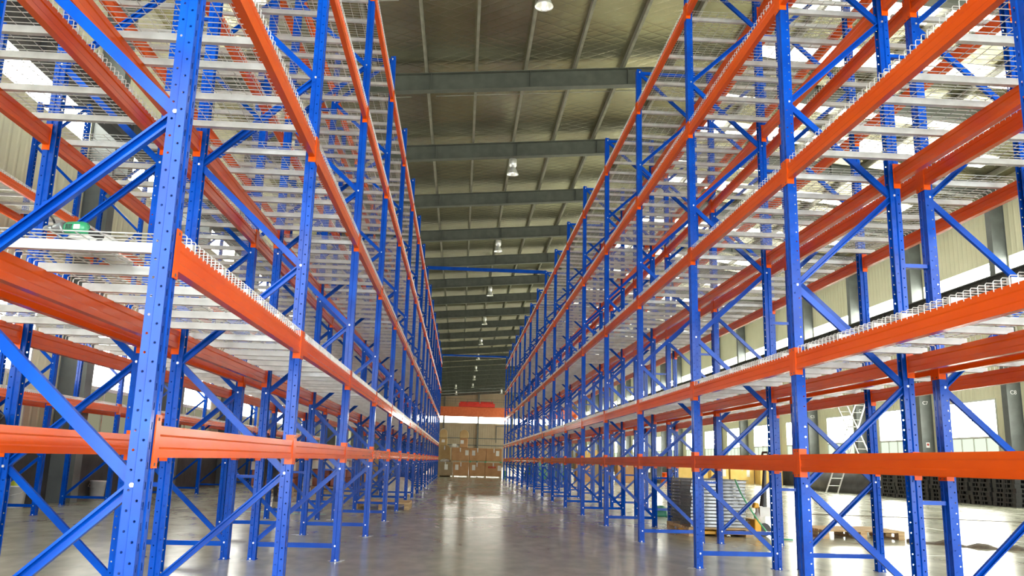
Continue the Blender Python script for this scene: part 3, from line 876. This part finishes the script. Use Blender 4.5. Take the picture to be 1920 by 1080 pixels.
# black plastic pallets stacked along the right wall
def black_pallet():
    b = MB(); w, d, h = 1.3, 1.15, .145
    b.box(-w / 2, w / 2, -d / 2, d / 2, h - .03, h)
    b.box(-w / 2, w / 2, -d / 2, d / 2, 0, .018)
    for xx in (-w / 2, -.1, w / 2 - .2):
        for yy in (-d / 2, -.08, d / 2 - .16):
            b.box(xx, xx + .2, yy, yy + .16, .018, h - .03)
    for i in range(7):
        yy = -d / 2 + d * i / 6
        b.box(-w / 2 - .008, -w / 2, yy - .02, yy + .02, 0, h) if i < 6 else None
    return b.mesh('plastic_pallet', M_black)
mbp = black_pallet()
sn = ['nearest', 'second nearest', 'third nearest', 'fourth nearest', 'fifth nearest', 'sixth nearest', 'seventh nearest']
for si in range(7):
    for i in range(8):
        k_ = 7 - i
        o_ = ob('plastic_pallet', mbp, None, (18.25 + random.uniform(-.04, .04), 26.6 + si * 1.24, .147 * i), (0, 0, random.uniform(-.015, .015)))
        tag(o_, 'black plastic pallet, %s of the %s stack by the right wall' % (['topmost', 'second down', 'third down', 'fourth down', 'fifth down', 'sixth down', 'seventh down', 'lowest'][k_], sn[si]), 'pallet', 'black pallets stacked by the right wall')
t = thing('covered_machine', 'long dark tarpaulin covered machine along the right wall under the ladder', 'machine', (18.6, 39.8, 0))
lumpy('tarpaulin_cover', M_tarp, t, 2.2, 8.6, 1.3, 33, n=28)
part('machine_skid', MB().box(-.8, .8, -3.2, 3.2, 0, .12), M_black, t)
# ladders crossing in an X
t = thing('folding_ladder', 'tall aluminium folding ladder open in front of a right wall window', 'ladder', (16.95, 36.0, 0))
for sg in (-1, 1):
    sec = ob('ladder_section', None, t)
    top, bot = (sg * .85, 4.8), (-sg * .95, .02)
    for q in (0, .42):
        part('ladder_rail', MB().tube([(top[0] + q, sg * .12, top[1]), (bot[0] + q * 1.25, sg * .35, bot[1])], .035, 6), M_alu, sec)
    for i in range(1, 15):
        u = i / 15
        xx = top[0] + (bot[0] - top[0]) * u
        part('ladder_rung', MB().tube([(xx, sg * (.12 + .23 * u), top[1] + (bot[1] - top[1]) * u), (xx + .42 * (1 + .25 * u), sg * (.12 + .23 * u), top[1] + (bot[1] - top[1]) * u)], .02, 6), M_alu, sec)
t = thing('wall_notice', 'small red and white notice fixed to column C7', 'sign', (XR - .30, 35.15 - .13, 2.05))
t.scale = (.65, 1, .65)
part('notice_plate', MB().box(-.12, .12, -.012, 0, 0, .34), M_white, t)
part('notice_symbol', MB().tube([(0, -.016, .2), (0, -.012, .2)], .08, 16), M_redprint, t)
t = thing('green_netting', 'small heap of dark green netting on the floor under the right racks', 'netting', (4.2, 17.6, 0))
lumpy('netting_heap', M_green, t, .34, .34, .2, 41)

# ------------------------------------------------------------------ left side goods
for (xx, yy, lab, top) in ((-7.9, 15.85, 'white plastic bucket with yellow green content beside the left wall rack', True), (-7.95, 19.4, 'white plastic bucket near the left wall, empty looking', False)):
    t = thing('bucket', lab, 'bucket', (xx, yy, 0), 0, 'white buckets on the left')
    part('bucket_body', MB().lathe([(.001, 0), (.14, 0), (.165, .36), (.172, .36), (.172, .385), (.16, .385), (.155, .33), (.13, .02)], 20), M_bucket, t, smooth=True)
    part('bucket_handle', MB().tube([(-.17, 0, .34), (-.15, -.14, .26), (0, -.19, .22), (.15, -.14, .26), (.17, 0, .34)], .005, 6), M_zinc, t)
    if top: lumpy('bucket_content', paint('yellow_green_bag', (.35, .42, .02), (.5, .55, .06), .5), t, .26, .26, .14, 9, (0, 0, .34))
def red_load(lab, x_, y_, w_, d_, h_, seed):
    t = thing('wrapped_load', lab, 'wrapped load', (x_, y_, 0), 0, 'red brown wrapped loads behind the left racks')
    part('load_pallet', MB().box(-w_ / 2, w_ / 2, -d_ / 2, d_ / 2, 0, .03).box(-w_ / 2, w_ / 2, -d_ / 2, d_ / 2, .1, .13).box(-w_ / 2, -w_ / 2 + .12, -d_ / 2, d_ / 2, .03, .1).box(w_ / 2 - .12, w_ / 2, -d_ / 2, d_ / 2, .03, .1), M_wood, t)
    rm_ = M_redload
    for q in range(3):
        for e in range(2):
            bevel(part('packed_sack', MB().box(-w_ / 2 + .02 + e * w_ / 2, -.02 + e * w_ / 2, -d_ / 2 + .02, d_ / 2 - .02, .135 + q * h_ / 3, .125 + (q + 1) * h_ / 3), rm_, t), .05, 3)
    part('film_band', MB().prism([(-w_ / 2 - .003, -d_ / 2 - .003), (w_ / 2 + .003, -d_ / 2 - .003), (w_ / 2 + .003, d_ / 2 + .003), (-w_ / 2 - .003, d_ / 2 + .003)], h_ * .82, h_ * .97 + .13, 'z', caps=False), M_film, t)
M_redload = paint('red_brown_sacking', (0.20, 0.05, 0.03), (0.34, 0.12, 0.08), 0.6, scale=4)
red_load('red brown sacks stacked on a pallet behind the left racks, left load', -5.5, 26.2, 1.3, 1.1, .72, 1)
red_load('red brown sacks stacked on a pallet behind the left racks, middle load', -3.95, 27.0, 1.1, 1.1, .80, 2)
red_load('red brown sacks on a pallet behind the left racks, farther right load', -4.2, 31.5, 1.2, 1.2, .95, 3)
g = 'cartons behind the left racks'
carton('brown carton standing far behind the left racks', -4.9, -3.9, 0, 1.25, 36.5, 1.0, M_card, g)
carton('dull brown carton far behind the left racks, farther one', -4.4, -3.4, 0, 1.1, 42.5, 1.0, M_card_d, g)
t = thing('plastic_sack', 'heap of clear plastic wrapping inside the left rack near the aisle', 'plastic', (-1.75, 24.4, 0))
lumpy('wrapping_heap', M_film, t, 1.0, 1.0, .48, 55)
part('sack_base', MB().box(-.4, .4, -.4, .4, 0, .05), M_wood, t)
# floor tape marks
for xx, yy in ((-3.6, 16.2), (-3.2, 16.9), (-2.75, 15.9)):
    part('floor_mark', MB().box(xx - .35, xx + .35, yy - .05, yy + .05, 0, .0016), M_tape, fl)
# pale grout smears around the rack feet
M_grout = paint('pale_grout', (0.40, 0.41, 0.37), (0.58, 0.58, 0.55), 0.7, scale=14)
rg = random.Random(3)
for j in range(1, 9):
    for X_ in (RA + .02, LA - .02, RA + DEPTH, LA - DEPTH):
        b = MB(); n_ = 16; vs_ = []
        sx, sy = rg.uniform(.06, .10), rg.uniform(.06, .10)
        ph = rg.uniform(0, 6)
        for zz in (.0, .0018):
            for k_ in range(n_):
                a = 2 * PI * k_ / n_
                q = 1 + .3 * math.sin(3 * a + ph) + .2 * math.sin(5 * a + 2 * ph)
                vs_.append((sx * q * math.cos(a), sy * q * math.sin(a), zz))
        b.quadmesh(vs_, [(k_, (k_ + 1) % n_, (k_ + 1) % n_ + n_, k_ + n_) for k_ in range(n_)] + [tuple(range(n_, 2 * n_))])
        part('grout_patch', b, M_grout, fl, (X_, YF + PITCH * j, 0))

# power drill on the near left deck
t = thing('power_drill', 'green and grey power drill lying on the near left wire deck', 'power drill', (-1.735, 3.60, 1.956), -.1)
t.scale = (.68, .68, .68)
part('motor_housing', MB().tube([(-.02, 0, .045), (0.0, 0, .045), (.06, 0, .045), (.10, 0, .045), (.125, 0, .045), (.13, 0, .045)], [.03, .042, .045, .044, .036, .02], 18), M_drill, t, smooth=True)
part('gear_case', MB().tube([(-.10, 0, .043), (-.085, 0, .043), (-.04, 0, .045), (-.018, 0, .045)], [.018, .033, .04, .041], 16), M_toolgrey, t, smooth=True)
part('chuck', MB().tube([(-.16, 0, .043), (-.145, 0, .043), (-.11, 0, .043), (-.098, 0, .043)], [.010, .019, .021, .016], 12), M_toolgrey, t, smooth=True)
part('handle', MB().tube([(.10, 0, .04), (.13, .07, .03), (.145, .14, .026)], [.026, .021, .023], 12), M_black, t, smooth=True)
for q in range(4): part('cooling_slot', MB().box(.008 + .011 * q, .013 + .011 * q, -.0465, -.042, .03, .062), M_black, t)
part('rating_plate', MB().box(.06, .1, -.047, -.043, .03, .06), M_paper, t)
part('power_cord', MB().tube([(.145, .15, .024), (.05, .22, .01), (-.12, .12, .012), (-.10, -.01, .10), (-.14, -.03, .15), (-.2, -.02, .17)], .007, 6), M_black, t)
t = thing('plastic_bag', 'crumpled clear plastic bag behind the power drill on the deck', 'plastic bag', (-1.78, 3.93, 1.958))
lumpy('bag_film', M_film, t, .26, .22, .09, 77)

t = thing('cloth_bundle', 'black cloth bundle lying on the low beam at the left picture edge', 'cloth', (-3.185, 5.975, 1.148), 0)
lumpy('bundle_cloth', M_cloth_d, t, .11, .24, .13, 91)
part('cloth_strap', MB().tube([(.04, -.06, .04), (.06, -.02, .11), (.01, .03, .13), (-.04, .06, .05)], .008, 6), M_black, t)

# ------------------------------------------------------------------ person standing behind the left racks
def skin_body(name, verts, edges, radii, mat, parent, root=0, sub=2):
    me = bpy.data.meshes.new(name)
    me.from_pydata(verts, edges, [])
    me.materials.append(mat)
    o = ob(name, me, parent)
    md = o.modifiers.new('skin', 'SKIN')
    sk = me.skin_vertices[0].data if me.skin_vertices else None
    if sk is None:
        bpy.context.view_layer.objects.active = o
        sk = me.skin_vertices[0].data
    for i, r_ in enumerate(radii):
        sk[i].radius = (r_, r_) if not isinstance(r_, tuple) else r_
        sk[i].use_root = (i == root)
    s2 = o.modifiers.new('sub', 'SUBSURF'); s2.levels = sub; s2.render_levels = sub
    return o
P = thing('person', 'person in dark work clothes standing behind the left racks', 'person', (-4.35, 19.95, 0), .35)
bv = [(0, 0, .93), (0, 0, 1.12), (0, 0, 1.33), (0, .01, 1.43), (0, .01, 1.50),
      (-.10, 0, .86), (-.14, -.03, .48), (-.17, .02, .09), (-.18, -.12, .04),
      (.10, 0, .86), (.15, .03, .48), (.17, .02, .09), (.19, -.12, .04),
      (-.18, 0, 1.38), (-.24, -.03, 1.12), (-.20, -.20, .98), (.18, 0, 1.38), (.25, -.02, 1.12), (.22, -.2, 1.0)]
be = [(0, 1), (1, 2), (2, 3), (3, 4), (0, 5), (5, 6), (6, 7), (7, 8), (0, 9), (9, 10), (10, 11), (11, 12), (2, 13), (13, 14), (14, 15), (2, 16), (16, 17), (17, 18)]
br = [(.15, .11), (.14, .105), (.16, .11), (.07, .07), (.055, .055), .092, .068, .05, .04, .092, .068, .05, .04, .065, .052, .038, .065, .052, .038]
skin_body('body', bv, be, br, M_cloth_d, P)
hd = ob('head', None, P)
hb = MB()
prof = [(.001, 1.46), (.05, 1.465), (.068, 1.49), (.078, 1.54), (.085, 1.60), (.082, 1.65), (.062, 1.69), (.03, 1.71), (.001, 1.715)]
hb.lathe(prof, 18)
part('face', hb, M_skin, hd, smooth=True)
part('nose', MB().tube([(0, -.075, 1.60), (0, -.10, 1.565), (0, -.082, 1.555)], [.008, .014, .008], 8), M_skin, hd, smooth=True)
for sg in (-1, 1):
    part('ear', MB().tube([(sg * .082, .01, 1.56), (sg * .094, .015, 1.59), (sg * .085, .01, 1.62)], [.008, .014, .01], 8), M_skin, hd, smooth=True)
    part('eye', MB().tube([(sg * .03, -.078, 1.60), (sg * .03, -.084, 1.60)], .009, 8), M_hair, hd)
part('mouth', MB().box(-.022, .022, -.080, -.074, 1.525, 1.531), M_redprint, hd)
part('hair', MB().lathe([(.088, 1.585), (.095, 1.63), (.09, 1.67), (.068, 1.71), (.035, 1.73), (.001, 1.735)], 18, 0, .014), M_hair, hd, smooth=True)
for sg in (-1, 1):
    hnd = ob('hand', None, P, (sg * .21, -.21, .97))
    skin_body('palm_and_fingers',
              [(0, 0, 0), (0, -.05, -.02), (-.03, -.09, -.03), (-.034, -.125, -.05), (-.01, -.10, -.03), (-.011, -.14, -.052), (.012, -.098, -.03), (.013, -.135, -.052), (.03, -.09, -.03), (.032, -.118, -.048), (-.035 * sg, -.03, -.005), (-.055 * sg, -.07, -.02)],
              [(0, 1), (1, 2), (2, 3), (1, 4), (4, 5), (1, 6), (6, 7), (1, 8), (8, 9), (0, 10), (10, 11)],
              [.026, (.034, .016), .010, .008, .010, .008, .010, .008, .009, .007, .012, .009], M_skin, hnd, 0, 1)
for sg in (-1, 1):
    part('shoe', MB().prism([(-.05, 0), (.05, 0), (.05, .05), (.035, .09), (-.035, .09), (-.05, .05)], -.2, .08, 'y'), M_black, P, (sg * .175, -.02, 0))
